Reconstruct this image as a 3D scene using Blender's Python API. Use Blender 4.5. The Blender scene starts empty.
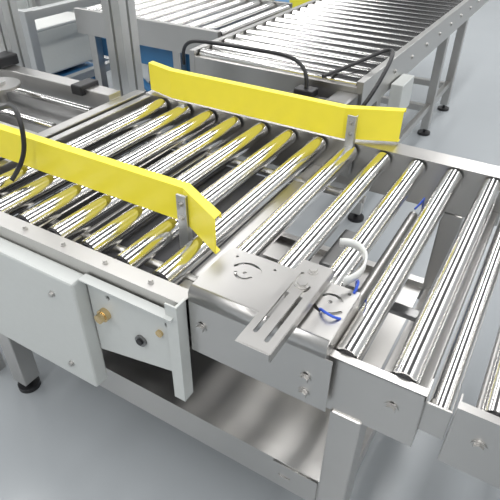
import bpy, bmesh, math, random
from mathutils import Vector, Matrix, Euler
random.seed(4)
S=bpy.context.scene; COL=bpy.context.collection
FZ=-0.75
# ---------------------------------------------------------------- materials
def mat(name,col,rough=.5,metal=0.,noise=None,scale=(1,1,1),bump=0.,rv=0.,cv=0.,spec=None):
    m=bpy.data.materials.new(name); m.use_nodes=True
    nt=m.node_tree; b=nt.nodes['Principled BSDF']
    b.inputs['Base Color'].default_value=(*col,1); b.inputs['Roughness'].default_value=rough
    b.inputs['Metallic'].default_value=metal
    if noise:
        tc=nt.nodes.new('ShaderNodeTexCoord'); mp=nt.nodes.new('ShaderNodeMapping'); mp.inputs['Scale'].default_value=scale
        n=nt.nodes.new('ShaderNodeTexNoise'); n.inputs['Scale'].default_value=noise; n.inputs['Detail'].default_value=4
        nt.links.new(tc.outputs['Object'],mp.inputs['Vector']); nt.links.new(mp.outputs['Vector'],n.inputs['Vector'])
        if rv:
            r=nt.nodes.new('ShaderNodeMapRange'); r.inputs['To Min'].default_value=rough-rv; r.inputs['To Max'].default_value=rough+rv
            nt.links.new(n.outputs['Fac'],r.inputs['Value']); nt.links.new(r.outputs['Result'],b.inputs['Roughness'])
        if cv:
            mx=nt.nodes.new('ShaderNodeMix'); mx.data_type='RGBA'
            mx.inputs['A'].default_value=(*[c*(1-cv) for c in col],1); mx.inputs['B'].default_value=(*[min(1,c*(1+cv)) for c in col],1)
            nt.links.new(n.outputs['Fac'],mx.inputs['Factor']); nt.links.new(mx.outputs['Result'],b.inputs['Base Color'])
        if bump:
            bp=nt.nodes.new('ShaderNodeBump'); bp.inputs['Strength'].default_value=bump; bp.inputs['Distance'].default_value=.002
            nt.links.new(n.outputs['Fac'],bp.inputs['Height']); nt.links.new(bp.outputs['Normal'],b.inputs['Normal'])
    return m
CHROME=mat('polished_roller_steel',(.76,.75,.735),.16,1.)
STEEL=mat('brushed_stainless',(.56,.55,.535),.34,1.,5,(1,1.5,1.5),rv=.08,cv=.07)
STEELD=mat('dark_stainless',(.26,.26,.26),.38,1.,5,(1,1,1),rv=.08,cv=.1)
ALU=mat('anodised_aluminium',(.55,.56,.56),.4,.8,30,(8,8,1),rv=.06)
YEL=mat('yellow_paint',(.95,.82,.055),.36,0,25,cv=.04)
WHITE=mat('offwhite_powder_coat',(.57,.59,.575),.36,0,60,cv=.03)
BLACK=mat('black_plastic',(.015,.015,.017),.4)
DARK=mat('dark_grey_metal',(.05,.05,.055),.5,.3)
BRASS=mat('brass',(.72,.55,.30),.25,1.)
BLUE=mat('blue_paint',(.04,.17,.36),.4,0,20,cv=.08)
TUBE=mat('blue_pneumatic_tube',(.03,.10,.6),.3)
FLOOR=mat('grey_epoxy_floor',(.37,.395,.415),.20,0,1.2,rv=.06,cv=.05)
WALL=mat('wall_paint',(.62,.63,.63),.8,0,2,cv=.03)
STRAP=mat('white_strap',(.75,.76,.74),.35,.2)
# ---------------------------------------------------------------- helpers
def empty(name,loc=(0,0,0)):
    e=bpy.data.objects.new(name,None); COL.objects.link(e); e.location=loc; e.empty_display_size=.05; return e
def add(name,bm,m,parent=None,smooth=False):
    me=bpy.data.meshes.new(name); bm.normal_update(); bm.to_mesh(me); bm.free()
    o=bpy.data.objects.new(name,me); COL.objects.link(o); me.materials.append(m)
    if smooth:
        for p in me.polygons: p.use_smooth=True
    if parent:
        o.parent=parent; o.matrix_parent_inverse=Matrix.Translation(-Vector(parent.location))
    return o
def bm_box(bm,lo,hi,bev=0):
    g=bmesh.ops.create_cube(bm,size=1)
    c=[(a+b)/2 for a,b in zip(lo,hi)]; s=[b-a for a,b in zip(lo,hi)]
    for v in g['verts']: v.co=Vector((v.co.x*s[0]+c[0],v.co.y*s[1]+c[1],v.co.z*s[2]+c[2]))
    if bev:
        es=list({e for v in g['verts'] for e in v.link_edges})
        bmesh.ops.bevel(bm,geom=es,offset=bev,segments=2,affect='EDGES',profile=.5)
def boxes(name,parent,lst,m,bev=0.002):
    bm=bmesh.new()
    for lo,hi in lst: bm_box(bm,lo,hi,bev)
    return add(name,bm,m,parent)
def bm_cyl(bm,p0,p1,r,seg=32,r2=None):
    p0=Vector(p0);p1=Vector(p1);d=p1-p0
    M=Matrix.Translation((p0+p1)/2)@d.to_track_quat('Z','Y').to_matrix().to_4x4()
    bmesh.ops.create_cone(bm,cap_ends=True,segments=seg,radius1=r,radius2=r if r2 is None else r2,depth=d.length,matrix=M)
def cyls(name,parent,lst,m,seg=32):
    bm=bmesh.new()
    for p0,p1,r in lst: bm_cyl(bm,p0,p1,r,seg)
    o=add(name,bm,m,parent)
    if seg>8:
        me=o.data
        for p in me.polygons:
            if len(p.vertices)==4: p.use_smooth=True
        cap=set()
        for p in me.polygons:
            if len(p.vertices)>4:
                for k in p.edge_keys: cap.add(k)
        for e in me.edges:
            if e.key in cap: e.use_edge_sharp=True
    return o
def tube(name,parent,pts,r,m):
    cu=bpy.data.curves.new(name,'CURVE'); cu.dimensions='3D'; cu.bevel_depth=r; cu.bevel_resolution=4; cu.use_fill_caps=True
    sp=cu.splines.new('NURBS'); sp.points.add(len(pts)-1)
    for i,p in enumerate(pts): sp.points[i].co=(*p,1)
    sp.order_u=min(4,len(pts)); sp.use_endpoint_u=True; sp.resolution_u=8
    o=bpy.data.objects.new(name,cu); COL.objects.link(o)
    ob=finish(o,m,parent)
    for p in ob.data.polygons: p.use_smooth=True
    return ob
def finish(o,m,parent,M=None):
    dg=bpy.context.evaluated_depsgraph_get(); me=bpy.data.meshes.new_from_object(o.evaluated_get(dg))
    n=o.name; bpy.data.objects.remove(o); me.materials.clear(); me.materials.append(m)
    if M: me.transform(M)
    ob=bpy.data.objects.new(n,me); ob.name=n; COL.objects.link(ob)
    if parent: ob.parent=parent; ob.matrix_parent_inverse=Matrix.Translation(-Vector(parent.location))
    return ob
def plate(name,parent,outline,holes,th,m,M=None,bev=.0006):
    cu=bpy.data.curves.new(name,'CURVE'); cu.dimensions='2D'; cu.fill_mode='BOTH'; cu.extrude=th/2
    for poly in [outline]+holes:
        sp=cu.splines.new('POLY'); sp.points.add(len(poly)-1)
        for i,p in enumerate(poly): sp.points[i].co=(p[0],p[1],0,1)
        sp.use_cyclic_u=True
    o=bpy.data.objects.new(name,cu); COL.objects.link(o)
    return finish(o,m,parent,M)
def arcslot(cx,cy,R,a0,a1,w,n=12):
    a0=math.radians(a0);a1=math.radians(a1);P=[]
    for i in range(n+1):
        a=a0+(a1-a0)*i/n; P.append((cx+(R+w)*math.cos(a),cy+(R+w)*math.sin(a)))
    ex,ey=cx+R*math.cos(a1),cy+R*math.sin(a1)
    for i in range(1,6):
        t=a1+math.pi*i/6; P.append((ex+w*math.cos(t),ey+w*math.sin(t)))
    for i in range(n+1):
        a=a1+(a0-a1)*i/n; P.append((cx+(R-w)*math.cos(a),cy+(R-w)*math.sin(a)))
    ex,ey=cx+R*math.cos(a0),cy+R*math.sin(a0)
    for i in range(1,6):
        t=a0+math.pi+math.pi*i/6; P.append((ex+w*math.cos(t),ey+w*math.sin(t)))
    return P
def circ(cx,cy,r,n=20): return [(cx+r*math.cos(2*math.pi*i/n),cy+r*math.sin(2*math.pi*i/n)) for i in range(n)]
def slot(cx,cy,L,w,ang=90):
    a=math.radians(ang);P=[]
    for i in range(7):
        t=-math.pi/2+math.pi*i/6; P.append((L/2+w*math.cos(t),w*math.sin(t)))
    for i in range(7):
        t=math.pi/2+math.pi*i/6; P.append((-L/2+w*math.cos(t),w*math.sin(t)))
    return [(cx+x*math.cos(a)-y*math.sin(a),cy+x*math.sin(a)+y*math.cos(a)) for x,y in P]
def MXZ(y): return Matrix.Translation((0,y,0))@Matrix.Rotation(math.pi/2,4,'X')
def strip(name,parent,prof,x0,x1,m,th=.002,axis='x',smooth=False):
    bm=bmesh.new(); A=[];B=[]
    for a,b in prof:
        if axis=='x': A.append(bm.verts.new((x0,a,b)));B.append(bm.verts.new((x1,a,b)))
        else: A.append(bm.verts.new((a,x0,b)));B.append(bm.verts.new((a,x1,b)))
    for i in range(len(prof)-1): bm.faces.new((A[i],A[i+1],B[i+1],B[i]))
    o=add(name,bm,m,parent,smooth)
    s=o.modifiers.new('sol','SOLIDIFY'); s.thickness=th; s.offset=0
    return o
def bolt(name,parent,p,ax,r=.009,m=STEEL):
    p=Vector(p);ax=Vector(ax).normalized()
    bm=bmesh.new(); bm_cyl(bm,p-ax*.003,p+ax*.0015,r*1.35,24); bm_cyl(bm,p,p+ax*.007,r,6)
    return add(name,bm,m,parent)
def rollers(parent,posns,a0,a1,axis,zc,r=.0255,tag='rollers'):
    body=[];caps=[];shaft=[]
    for q in posns:
        lo,hi=(a0,a1)
        def P(s): return (q,s,zc) if axis=='y' else (s,q,zc)
        body.append((P(lo+.006),P(hi-.008),r))
        caps+= [(P(lo+.003),P(lo+.007),r*.80),(P(hi-.009),P(hi-.004),r*.93)]
        shaft.append((P(lo-.004),P(hi+.004),.007))
    cyls(tag+'_tubes',parent,body,CHROME,48); cyls(tag+'_end_caps',parent,caps,BLACK,32); cyls(tag+'_shafts',parent,shaft,STEEL,6)
# ================================================================= MAIN CONVEYOR
W=.774
mc=empty('roller_conveyor',(-.45,.39,FZ))
rollers(mc,[.1-.1*i for i in range(12)],0,W,'y',-.022)
strip('near_side_channel',mc,[(-.002,-.018),(-.002,-.004),(-.042,-.004),(-.042,-.135),(-.008,-.135)],-1.08,-.31,STEEL)
plate('near_roller_bearing_plate',mc,[(-1.08,-.13),(.14,-.13),(.14,-.012),(-1.08,-.012)],[],.003,STEEL,MXZ(-.004))
plate('near_end_plate',mc,[(-.028,-.14),(.143,-.14),(.143,-.008),(-.028,-.008)],[slot(.095,-.065,.018,.0055)],.003,STEEL,MXZ(-.012))
strip('near_end_plate_flange',mc,[(-.0135,-.008),(.003,-.008)],-.028,.143,STEEL,.003)
strip('near_end_plate_return',mc,[(-.012,-.14),(.03,-.14)],-.028,.143,STEEL,.003)
boxes('near_end_plate_lip',mc,[((.140,-.0135,-.14),(.143,.03,-.008))],STEEL,.0005)
bolt('end_plate_bolt',mc,(.095,-.0145,-.065),(0,-1,0),.009)
for i in range(6): bolt('flange_bolt_%d'%i,mc,(-.40-.12*i,-.022,-.003),(0,0,1),.005)
strip('far_side_channel',mc,[(.776,-.135),(.776,.004),(.845,.004),(.845,-.12)],-1.08,.143,STEEL)
cyls('far_spindle_bushes',mc,[((.1-.1*i,.768,-.022),(.1-.1*i,.7755,-.022),.017) for i in range(12)],BLACK,20)
boxes('cross_beams',mc,[((.10,-.002,-.135),(.138,.776,-.095)),((-.42,-.002,-.135),(-.38,.776,-.095)),((-1.08,-.04,-.13),(-1.055,.84,.0)),((-.78,-.002,-.135),(-.74,.776,-.095))],STEEL)
cyls('end_tie_tube',mc,[((.166,-.0,-.055),(.166,.776,-.055),.019)],CHROME)
boxes('end_tie_lugs',mc,[((.143,-.004,-.10),(.185,.0,-.03)),((.143,.776,-.10),(.185,.78,-.03))],STEEL,.0008)
boxes('under_pan',mc,[((-1.05,.05,-.165),(-.42,.72,-.155))],DARK)
cyls('drive_line_shaft',mc,[((-1.05,.12,-.10),(-.2,.12,-.10),.012),((-1.05,.66,-.10),(-.2,.66,-.10),.012)],STEEL,24)
LG=[]
for x in (.025,-1.04):
    for y in (.01,.80):
        LG.append(((x-.03,y-.03,-.71),(x+.03,y+.03,-.136)))
boxes('legs',mc,LG,STEEL,.004)
ft=[]
for x in (.025,-1.04):
    for y in (.01,.80): ft+= [((x,y,FZ),(x,y,FZ+.018),.035),((x,y,FZ+.018),(x,y,-.70),.008)]
cyls('levelling_feet',mc,ft,BLACK,28)
strip('lower_shelf_tray',mc,[(-.0,-.50),(-.0,-.405),(.03,-.405),(.03,-.425),(.775,-.425),(.775,-.405),(.80,-.405),(.80,-.49)],-1.01,-.005,STEEL,.003)
boxes('lower_end_beams',mc,[((.005,.04,-.47),(.045,.77,-.41)),((-1.06,.04,-.47),(-1.02,.77,-.41))],STEEL)
plate('shelf_slots',mc,[(-.12,-.495),(-.012,-.495),(-.012,-.41),(-.12,-.41)],[slot(-.09,-.45,.02,.005,0)],.002,STEEL,MXZ(-.003))
boxes('chain_guard_box',mc,[((-1.20,-.085,-.36),(-.56,-.044,-.035))],WHITE,.006)
for i,(x,z) in enumerate([(-.63,-.31),(-.63,-.09),(-1.0,-.31),(-1.0,-.09)]): bolt('guard_screw_%d'%i,mc,(x,-.0865,z),(0,-1,0),.006)
plate('side_service_plate',mc,[(-.555,-.25),(-.33,-.20),(-.318,-.20),(-.318,-.03),(-.555,-.03)],[circ(-.345,-.07,.006),circ(-.50,-.07,.006)],.004,WHITE,MXZ(-.048))
strip('side_service_plate_lip',mc,[(-.048,-.03),(-.07,-.03)],-.555,-.318,WHITE,.003)
cyls('brass_gland',mc,[((-.515,-.05,-.12),(-.515,-.062,-.12),.015),((-.515,-.062,-.12),(-.515,-.074,-.12),.011)],BRASS,24)
cyls('brass_plug',mc,[((-.365,-.05,-.10),(-.365,-.056,-.10),.008)],BRASS,24)
cyls('push_button_ring',mc,[((-.42,-.05,-.15),(-.42,-.056,-.15),.014)],STEELD,28)
cyls('push_button',mc,[((-.42,-.056,-.15),(-.42,-.060,-.15),.008)],BLACK,24)
boxes('vertical_edge_bracket',mc,[((-.315,-.056,-.27),(-.309,-.03,.0)),((-.337,-.060,-.27),(-.309,-.056,-.0))],WHITE,.0008)
# ---- corner cover
X0,X1=-.302,-.024
holes=[arcslot(-.235,.062,.030,20,160,.003),arcslot(-.235,.062,.018,200,340,.003),circ(-.235,.062,.004),circ(-.275,.10,.003),circ(-.19,.10,.003),
       arcslot(-.062,.070,.030,200,330,.0035),arcslot(-.062,.072,.020,30,150,.003),circ(-.062,.071,.004),circ(-.04,.108,.0035)]
plate('cover_top',mc,[(X0,-.016),(X1,-.016),(X1,.122),(X0,.122)],holes,.002,STEEL,Matrix.Translation((0,0,.030)))
pr=[(-.016,.030)]+[(-.016-.014*math.sin(t*math.pi/12),.016+.014*math.cos(t*math.pi/12)) for t in range(1,7)]+[(-.030,.0)]
strip('cover_bend',mc,pr,X0,X1,STEEL,.002,smooth=True)
plate('cover_front',mc,[(X0,-.13),(X1+.014,-.13),(X1+.014,.0),(X0,.0)],[slot(-.275,-.055,.02,.005),slot(-.055,-.065,.02,.005),slot(-.055,-.105,.015,.005)],.002,STEEL,MXZ(-.030))
pl=[(-.030,-.03),(.122,-.03),(.122,.030),(-.016,.030),(-.026,.026),(-.030,.016)]
MY=lambda x: Matrix.Translation((x,0,0))@Matrix(((0,0,1,0),(1,0,0,0),(0,1,0,0),(0,0,0,1)))
plate('cover_side_left',mc,pl,[],.002,STEEL,MY(X0)); plate('cover_side_right',mc,pl,[],.002,STEEL,MY(X1))
plate('cover_back',mc,[(X0,.0),(X1,.0),(X1,.03),(X0,.03)],[],.002,STEEL,MXZ(.122))
for i,(x,z) in enumerate([(-.275,-.055),(-.055,-.065),(-.055,-.105)]): bolt('cover_bolt_%d'%i,mc,(x,-.032,z),(0,-1,0),.0085)
# ---- slotted adjuster arm
arm=empty('slotted_stop_arm',(-.11,0,.03))
plate('slotted_bar',arm,[(-.143,-.118),(-.082,-.118),(-.082,.125),(-.143,.125)],[slot(-.126,.0,.17,.004),slot(-.100,-.02,.15,.004)],.004,STEEL,Matrix.Translation((0,0,.058)))
boxes('bar_side_flange',arm,[((-.084,-.118,.040),(-.081,.125,.058)),((-.143,-.121,.045),(-.082,-.118,.060))],STEEL,.0006)
boxes('bar_post',arm,[((-.135,.03,.031),(-.09,.08,.056))],STEEL)
bolt('bar_bolt',arm,(-.112,.055,.0605),(0,0,1),.010)
bolt('bar_bolt_b',arm,(-.112,.10,.0605),(0,0,1),.008)
bm=bmesh.new(); vs=[]
for i in range(17):
    t=i/16; a=math.radians(120-170*t)
    x=-.085+.045*math.cos(a); y=.16+.065*math.sin(a); vs.append((bm.verts.new((x,y,.046)),bm.verts.new((x,y,.064))))
for i in range(16): bm.faces.new((vs[i][0],vs[i+1][0],vs[i+1][1],vs[i][1]))
o=add('curved_strap',bm,STRAP,arm,True); s=o.modifiers.new('s','SOLIDIFY'); s.thickness=.004
for i,pts in enumerate([[(-.035,.115,.031),(-.03,.13,.05),(-.05,.16,.03),(-.052,.19,-.02),(-.05,.22,-.10)],[(-.05,.60,-.05),(-.03,.65,-.03),(-.055,.7,-.05),(-.05,.72,-.13)],[(-.07,.045,.031),(-.06,.03,.045),(-.04,.02,.045),(-.03,.04,.031)]]):
    tube('air_tube_%d'%i,mc,pts,.0025,TUBE)
boxes('stop_cylinder_block',mc,[((-.18,.30,-.15),(-.12,.46,-.075)),((-.38,.3,-.15),(.1,.33,-.135))],STEELD,.004)
cyls('stop_cylinder_rod',mc,[((-.05,.2,-.07),(-.05,.6,-.07),.012)],STEEL,24)
# ================================================================= GUIDE RAILS
def rail(name,path,z0,z1,sgn,brk):
    e=empty(name,(path[1][0],path[1][1],0))
    bm=bmesh.new()
    n=len(path); cols=[]
    for i,(x,y) in enumerate(path):
        cols.append([bm.verts.new(c) for c in ((x,y+sgn*.016,z0),(x,y,z0),(x,y,z1),(x,y+sgn*.022,z1+.001),(x,y+sgn*.022,z1-.010))])
    for i in range(n-1):
        for k in range(4): bm.faces.new((cols[i][k],cols[i+1][k],cols[i+1][k+1],cols[i][k+1]))
    o=add('yellow_rail',bm,YEL,e); s=o.modifiers.new('s','SOLIDIFY'); s.thickness=.003; s.offset=0
    b=o.modifiers.new('b','BEVEL'); b.width=.0015; b.segments=3; b.limit_method='ANGLE'
    bl=[]
    for x,y,zb,zt in brk: bl+= [((x-.013,y-.003,zb),(x+.013,y+.003,zt)),((x+.010,y,zb),(x+.013,y+.014,zt))]
    boxes('rail_brackets',e,bl,ALU,.0008)
    for i,(x,y,zb,zt) in enumerate(brk):
        for k,z in enumerate((zt-.02,zt-.055)): bolt('rail_bolt_%d_%d'%(i,k),e,(x,y-.004,z),(0,-1,0),.005,STEEL)
    return e
rail('guard_rail',[(-1.5,.17),(-.455,.17),(-.33,.105)],.012,.098,1,[(-.45,.155,-.09,.09),(-1.15,.155,-.09,.09)])
g2=rail('guard_rail',[(-1.07,.80),(-.955,.77),(-.33,.77),(-.18,.835)],.014,.105,1,[(-.30,.752,-.095,.095),(-.90,.752,-.09,.012)])
# ================================================================= NEXT CONVEYOR (right)
nc=empty('roller_conveyor',(1.,.39,FZ))
rollers(nc,[.245+.1*i for i in range(12)],0,W,'y',-.022)
for nm,y,s in (('near_channel',-.012,1),('far_channel',.79,-1)):
    strip(nm,nc,[(y+s*.03,-.14),(y,-.14),(y,-.004),(y+s*.014,-.004)],.188,1.5,STEEL,.003)
boxes('end_lip',nc,[((.188,-.0135,-.14),(.191,.02,-.004))],STEEL,.0006)
for i in range(4): bolt('channel_bolt_%d'%i,nc,(.235+.3*i,-.0145,-.065),(0,-1,0),.009)
boxes('cross_beam',nc,[((.22,.0,-.135),(.25,.78,-.10)),((1.3,.0,-.135),(1.34,.78,-.10))],STEEL)
LG=[];ft=[]
for x in (.42,1.4):
    for y in (.01,.77):
        LG.append(((x-.03,y-.02,-.71),(x+.03,y+.03,-.14))); ft.append(((x,y,FZ),(x,y,FZ+.018),.035)); ft.append(((x,y,FZ+.018),(x,y,-.7),.008))
boxes('legs',nc,LG,STEEL,.004); cyls('feet',nc,ft,BLACK,24)
# ================================================================= REAR CONVEYORS
def conv(name,x0,x1,y0,y1,axis,zc=-.022,legs=(),pitch=.1):
    e=empty(name,((x0+x1)/2,(y0+y1)/2,FZ))
    if axis=='x':
        n=int((y1-y0-.06)/pitch)+1
        rollers(e,[y0+.05+pitch*i for i in range(n)],x0+.03,x1-.03,'x',zc)
        boxes('side_beams',e,[((x0,y0,-.13),(x0+.028,y1,.004)),((x1-.028,y0,-.13),(x1,y1,.004))],STEEL)
        boxes('end_beams',e,[((x0+.028,y0,-.13),(x1-.028,y0+.02,-.02)),((x0+.028,y1-.02,-.13),(x1-.028,y1,-.02))],STEEL)
        L=[(x,y) for y in legs for x in (x0+.03,x1-.03)]
        boxes('stretchers',e,[((x0+.03,y-.02,-.6),(x1-.03,y+.02,-.56)) for y in legs]+[((x1-.05,legs[0],-.58),(x1-.02,legs[-1],-.54))],STEEL)
    else:
        n=int((x1-x0-.06)/pitch)+1
        rollers(e,[x0+.05+pitch*i for i in range(n)],y0+.03,y1-.03,'y',zc)
        boxes('side_beams',e,[((x0,y0,-.13),(x1,y0+.028,.004)),((x0,y1-.028,-.13),(x1,y1,.004))],STEEL)
        boxes('end_beams',e,[((x0,y0+.028,-.13),(x0+.02,y1-.028,-.02)),((x1-.02,y0+.028,-.13),(x1,y1-.028,-.02))],STEEL)
        L=[(x,y) for x in legs for y in (y0+.03,y1-.03)]
        boxes('stretchers',e,[((x-.02,y0+.03,-.6),(x+.02,y1-.03,-.56)) for x in legs],STEEL)
    boxes('legs',e,[((x-.025,y-.025,-.71),(x+.025,y+.025,-.13)) for x,y in L],STEEL,.003)
    cyls('feet',e,[((x,y,FZ),(x,y,FZ+.015),.04) for x,y in L]+[((x,y,FZ),(x,y,-.7),.009) for x,y in L],BLACK,20)
    return e
B=conv('roller_conveyor',-1.27,-.46,1.30,4.2,'x',legs=(1.55,2.75,3.25))
C=conv('roller_conveyor',-2.3,-1.33,1.62,2.42,'y',legs=(-2.2,-1.6))
D=conv('roller_conveyor',-3.9,-2.45,2.55,3.35,'y',legs=(-3.8,-2.6))
boxes('side_guide_bar',C,[((-2.25,2.43,.03),(-1.35,2.45,.07)),((-2.1,2.42,-.05),(-2.07,2.455,.07)),((-1.5,2.42,-.05),(-1.47,2.455,.07))],ALU)
for i in range(9): bolt('beam_bolt_%d'%i,B,(-.459,1.45+.25*i,-.06),(1,0,0),.008)
mo=empty('drive_motor',(-.62,1.22,-.1))
cyls('motor_body',mo,[((-.74,1.22,-.10),(-.56,1.22,-.10),.045),((-.77,1.22,-.10),(-.74,1.22,-.10),.036)],DARK,28)
boxes('gearbox',mo,[((-.56,1.165,-.16),(-.47,1.298,-.04))],STEELD,.01)
boxes('terminal_box',mo,[((-.70,1.19,-.058),(-.62,1.25,-.03))],BLACK,.004)
tube('motor_cable',mo,[(-.66,1.22,-.03),(-.66,1.24,.08),(-.9,1.3,.05),(-1.2,1.28,.06),(-1.35,1.35,.02),(-1.38,1.4,-.1)],.008,BLACK)
tube('loop_cable',mo,[(-.62,1.28,.005),(-.55,1.45,.02),(-.44,1.6,.09),(-.40,1.4,.06),(-.42,1.25,-.05),(-.47,1.26,-.12)],.008,BLACK)
cb=empty('junction_box',(-.43,1.75,-.2))
boxes('enclosure',cb,[((-.455,1.65,-.24),(-.40,1.82,-.10))],WHITE,.004)
# ================================================================= blue lift table under the corner
x=-1.85
t=empty('blue_lift_table',(x,2.02,FZ))
boxes('base_frame',t,[((x-.36,1.72,FZ),(x+.36,1.78,FZ+.1)),((x-.36,2.26,FZ),(x+.36,2.32,FZ+.1)),((x-.40,1.72,FZ),(x-.34,2.32,FZ+.1)),((x+.34,1.72,FZ),(x+.40,2.32,FZ+.1))],BLUE)
boxes('top_frame',t,[((x-.40,1.70,-.26),(x+.40,1.76,-.16)),((x-.40,2.28,-.26),(x+.40,2.34,-.16)),((x-.40,1.76,-.26),(x-.34,2.28,-.16)),((x+.34,1.76,-.26),(x+.40,2.28,-.16))],BLUE)
bm=bmesh.new()
for y in (1.75,2.29):
    for s in (1,-1): bm_cyl(bm,Vector((x-.33*s,y+.012*s,FZ+.08)),Vector((x+.33*s,y+.012*s,-.24)),.022,8)
add('scissor_arms',bm,BLUE,t)
boxes('hydraulic_unit',t,[((x-.12,1.9,FZ+.0),(x+.12,2.12,FZ+.2))],DARK,.01)
# ================================================================= profile posts
def post(x,y,h,w=.08):
    e=empty('aluminium_profile_post',(x,y,FZ)); r=w/2; g=.006
    pts=[(-r,-r),(-g,-r),(-g,-r+.012),(g,-r+.012),(g,-r),(r,-r),(r,-g),(r-.012,-g),(r-.012,g),(r,g),(r,r),(g,r),(g,r-.012),(-g,r-.012),(-g,r),(-r,r),(-r,g),(-r+.012,g),(-r+.012,-g),(-r,-g)]
    bm=bmesh.new(); vs=[bm.verts.new((x+a,y+b,FZ+.012)) for a,b in pts]; f=bm.faces.new(vs)
    ex=bmesh.ops.extrude_face_region(bm,geom=[f]); bmesh.ops.translate(bm,verts=[v for v in ex['geom'] if isinstance(v,bmesh.types.BMVert)],vec=(0,0,h))
    bmesh.ops.recalc_face_normals(bm,faces=bm.faces)
    add('slotted_profile',bm,ALU,e)
    boxes('foot_plate',e,[((x-.08,y-.08,FZ),(x+.08,y+.08,FZ+.012))],ALU)
    return e
post(-1.30,.93,2.3,.085); post(-1.75,.78,2.3,.07)
# aluminium-framed white machine behind the posts
mf=empty('framed_machine',(-3.1,1.75,FZ))
fr=[]
for xx in (-3.7,-2.5):
    for yy in (1.45,2.1): fr.append(((xx-.03,yy-.03,FZ),(xx+.03,yy+.03,.0)))
for zz in (-.03,-.45):
    for yy in (1.45,2.1): fr.append(((-3.67,yy-.025,zz-.025),(-2.53,yy+.025,zz+.025)))
    for xx in (-3.7,-2.5): fr.append(((xx-.025,1.48,zz-.025),(xx+.025,2.07,zz+.025)))
boxes('profile_frame',mf,fr,ALU,.004)
boxes('white_modules',mf,[((-3.6,1.52,-.43),(-3.2,2.02,-.10)),((-3.1,1.52,-.43),(-2.62,2.02,-.16))],WHITE,.012)
boxes('blue_drawer_base',mf,[((-3.62,1.50,FZ+.06),(-2.58,2.04,-.46))],BLUE,.012)
boxes('drawer_handles',mf,[((-3.5,1.48,-.60),(-3.25,1.50,-.58)),((-2.95,1.48,-.60),(-2.7,1.50,-.58))],DARK,.002)
boxes('module_lids',mf,[((-3.61,1.51,-.10),(-3.19,2.03,-.085)),((-3.11,1.51,-.16),(-2.61,2.03,-.145))],STRAP,.004)
# ================================================================= left transfer machine
tm=empty('transfer_machine',(-1.6,.5,FZ))
boxes('frame_beams',tm,[((-1.14,-.05,-.10),(-1.10,.80,.0)),((-2.4,.66,-.10),(-1.14,.72,.02)),((-2.4,.30,-.09),(-1.14,.35,-.0)),((-2.4,-.05,-.10),(-1.14,.0,-.0)),((-2.4,-.05,-.10),(-2.36,.72,.0))],STEEL,.003)
boxes('legs',tm,[((x-.025,y-.025,FZ),(x+.025,y+.025,-.1)) for x in (-1.2,-2.37) for y in (0,.69)],STEEL,.003)
cyls('turn_disc',tm,[((-1.5,.5,-.02),(-1.5,.5,.035),.02),((-1.5,.5,.03),(-1.5,.5,.040),.075),((-1.5,.5,.04),(-1.5,.5,.05),.028)],STEEL,48)
boxes('clamp_blocks',tm,[((-1.30,.64,.0),(-1.25,.73,.035)),((-1.42,.28,.0),(-1.36,.37,.05)),((-1.75,.63,.02),(-1.68,.74,.06))],BLACK,.005)
boxes('slide_plate',tm,[((-2.3,.38,-.06),(-1.2,.62,-.045))],STEELD)
cyls('guide_rods',tm,[((-2.3,.42,-.01),(-1.15,.42,-.01),.012),((-2.3,.58,-.01),(-1.15,.58,-.01),.012)],CHROME,24)
tube('control_cable',tm,[(-1.6,.4,.03),(-1.25,.30,.05),(-1.02,.20,.17),(-.915,.145,.18),(-.91,.14,.10),(-.94,.135,.04),(-.95,.10,.008)],.006,BLACK)
# ================================================================= white cabinets
for k,(x,y,w,d,h) in enumerate([(-4.5,3.1,.7,.6,.75),(-4.3,4.2,.9,.6,.9),(-3.2,4.0,.8,.5,.7),(-4.6,2.0,.8,.6,.7),(-2.55,3.9,.4,.4,.5)]):
    c=empty('white_cabinet',(x,y,FZ))
    boxes('body',c,[((x-w/2,y-d/2,FZ+.06),(x+w/2,y+d/2,FZ+h))],WHITE,.01)
    boxes('doors',c,[((x-w/2+.02,y-d/2-.015,FZ+.09),(x-.005,y-d/2,FZ+h-.03)),((x+.005,y-d/2-.015,FZ+.09),(x+w/2-.02,y-d/2,FZ+h-.03))],WHITE,.004)
    boxes('plinth',c,[((x-w/2+.03,y-d/2+.03,FZ),(x+w/2-.03,y+d/2-.03,FZ+.06))],DARK)
    boxes('handles',c,[((x-.05,y-d/2-.03,FZ+h*.5),(x-.035,y-d/2-.012,FZ+h*.7)),((x+.035,y-d/2-.03,FZ+h*.5),(x+.05,y-d/2-.012,FZ+h*.7))],DARK)
bl=empty('blue_machine_base',(-1.75,3.1,FZ))
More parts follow.
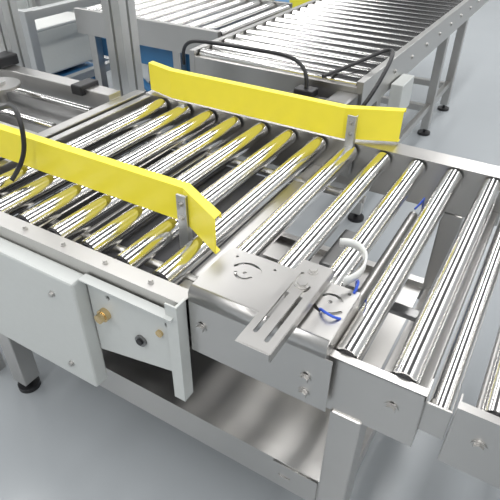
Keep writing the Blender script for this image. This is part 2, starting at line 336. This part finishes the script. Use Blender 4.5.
boxes('frame',bl,[((-2.1,2.75,FZ),(-1.4,2.83,-.15)),((-2.1,3.35,FZ),(-1.4,3.43,-.15)),((-2.1,2.83,-.25),(-1.4,3.35,-.15))],BLUE,.008)
boxes('yellow_top_block',bl,[((-1.62,2.95,-.15),(-1.45,3.12,-.05))],YEL,.006)
# ================================================================= ROOM
def quad(name,vs,m):
    bm=bmesh.new(); bm.faces.new([bm.verts.new(v) for v in vs]); return add(name,bm,m)
R0,R1,Q0,Q1,H=-8,5,-5,9,3.4
quad('floor',[(R0,Q0,FZ),(R1,Q0,FZ),(R1,Q1,FZ),(R0,Q1,FZ)],FLOOR)
boxes('wall_back',None,[((R0,Q1,FZ),(R1,Q1+.1,H))],WALL,0); boxes('wall_left',None,[((R0-.1,Q0,FZ),(R0,Q1,H))],WALL,0)
boxes('wall_right',None,[((R1,Q0,FZ),(R1+.1,Q1,H))],WALL,0); boxes('wall_front',None,[((R0,Q0-.1,FZ),(R1,Q0,H))],WALL,0)
CB=mat('streak_strip_dark',(.05,.05,.055),.7)
rb=empty('added_streak_strips',(0,0,3.3))
boxes('streak_strips',rb,[((x-.65,Q0,3.1),(x+.65,Q1,3.3)) for x in (-4.3,-1.6,1.1)],CB,0)  # unseen overhead strips, added to give the rollers dark streaks in their reflections
def area(name,loc,sx,sy,e):
    l=bpy.data.lights.new(name,'AREA'); l.shape='RECTANGLE'; l.size=sx; l.size_y=sy; l.energy=e; l.color=(1,.99,.975)
    o=bpy.data.objects.new(name,l); COL.objects.link(o); o.location=loc; return o
for x in (-5.7,-2.9,-.3,2.4): area('ceiling_lamp',(x,2.,3.0),.3,13,150)
w=bpy.data.worlds.new('world'); S.world=w; w.use_nodes=True
w.node_tree.nodes['Background'].inputs[0].default_value=(.96,.98,1,1); w.node_tree.nodes['Background'].inputs[1].default_value=.95
# ================================================================= CAMERA
cd=bpy.data.cameras.new('camera'); cam=bpy.data.objects.new('camera',cd); COL.objects.link(cam)
cd.sensor_width=36; cd.lens=36*1.05; cd.clip_start=.01
cam.location=(.168,-.608,.659); cam.rotation_euler=(.938,-.009,.536); S.camera=cam
S.view_settings.view_transform='Standard'
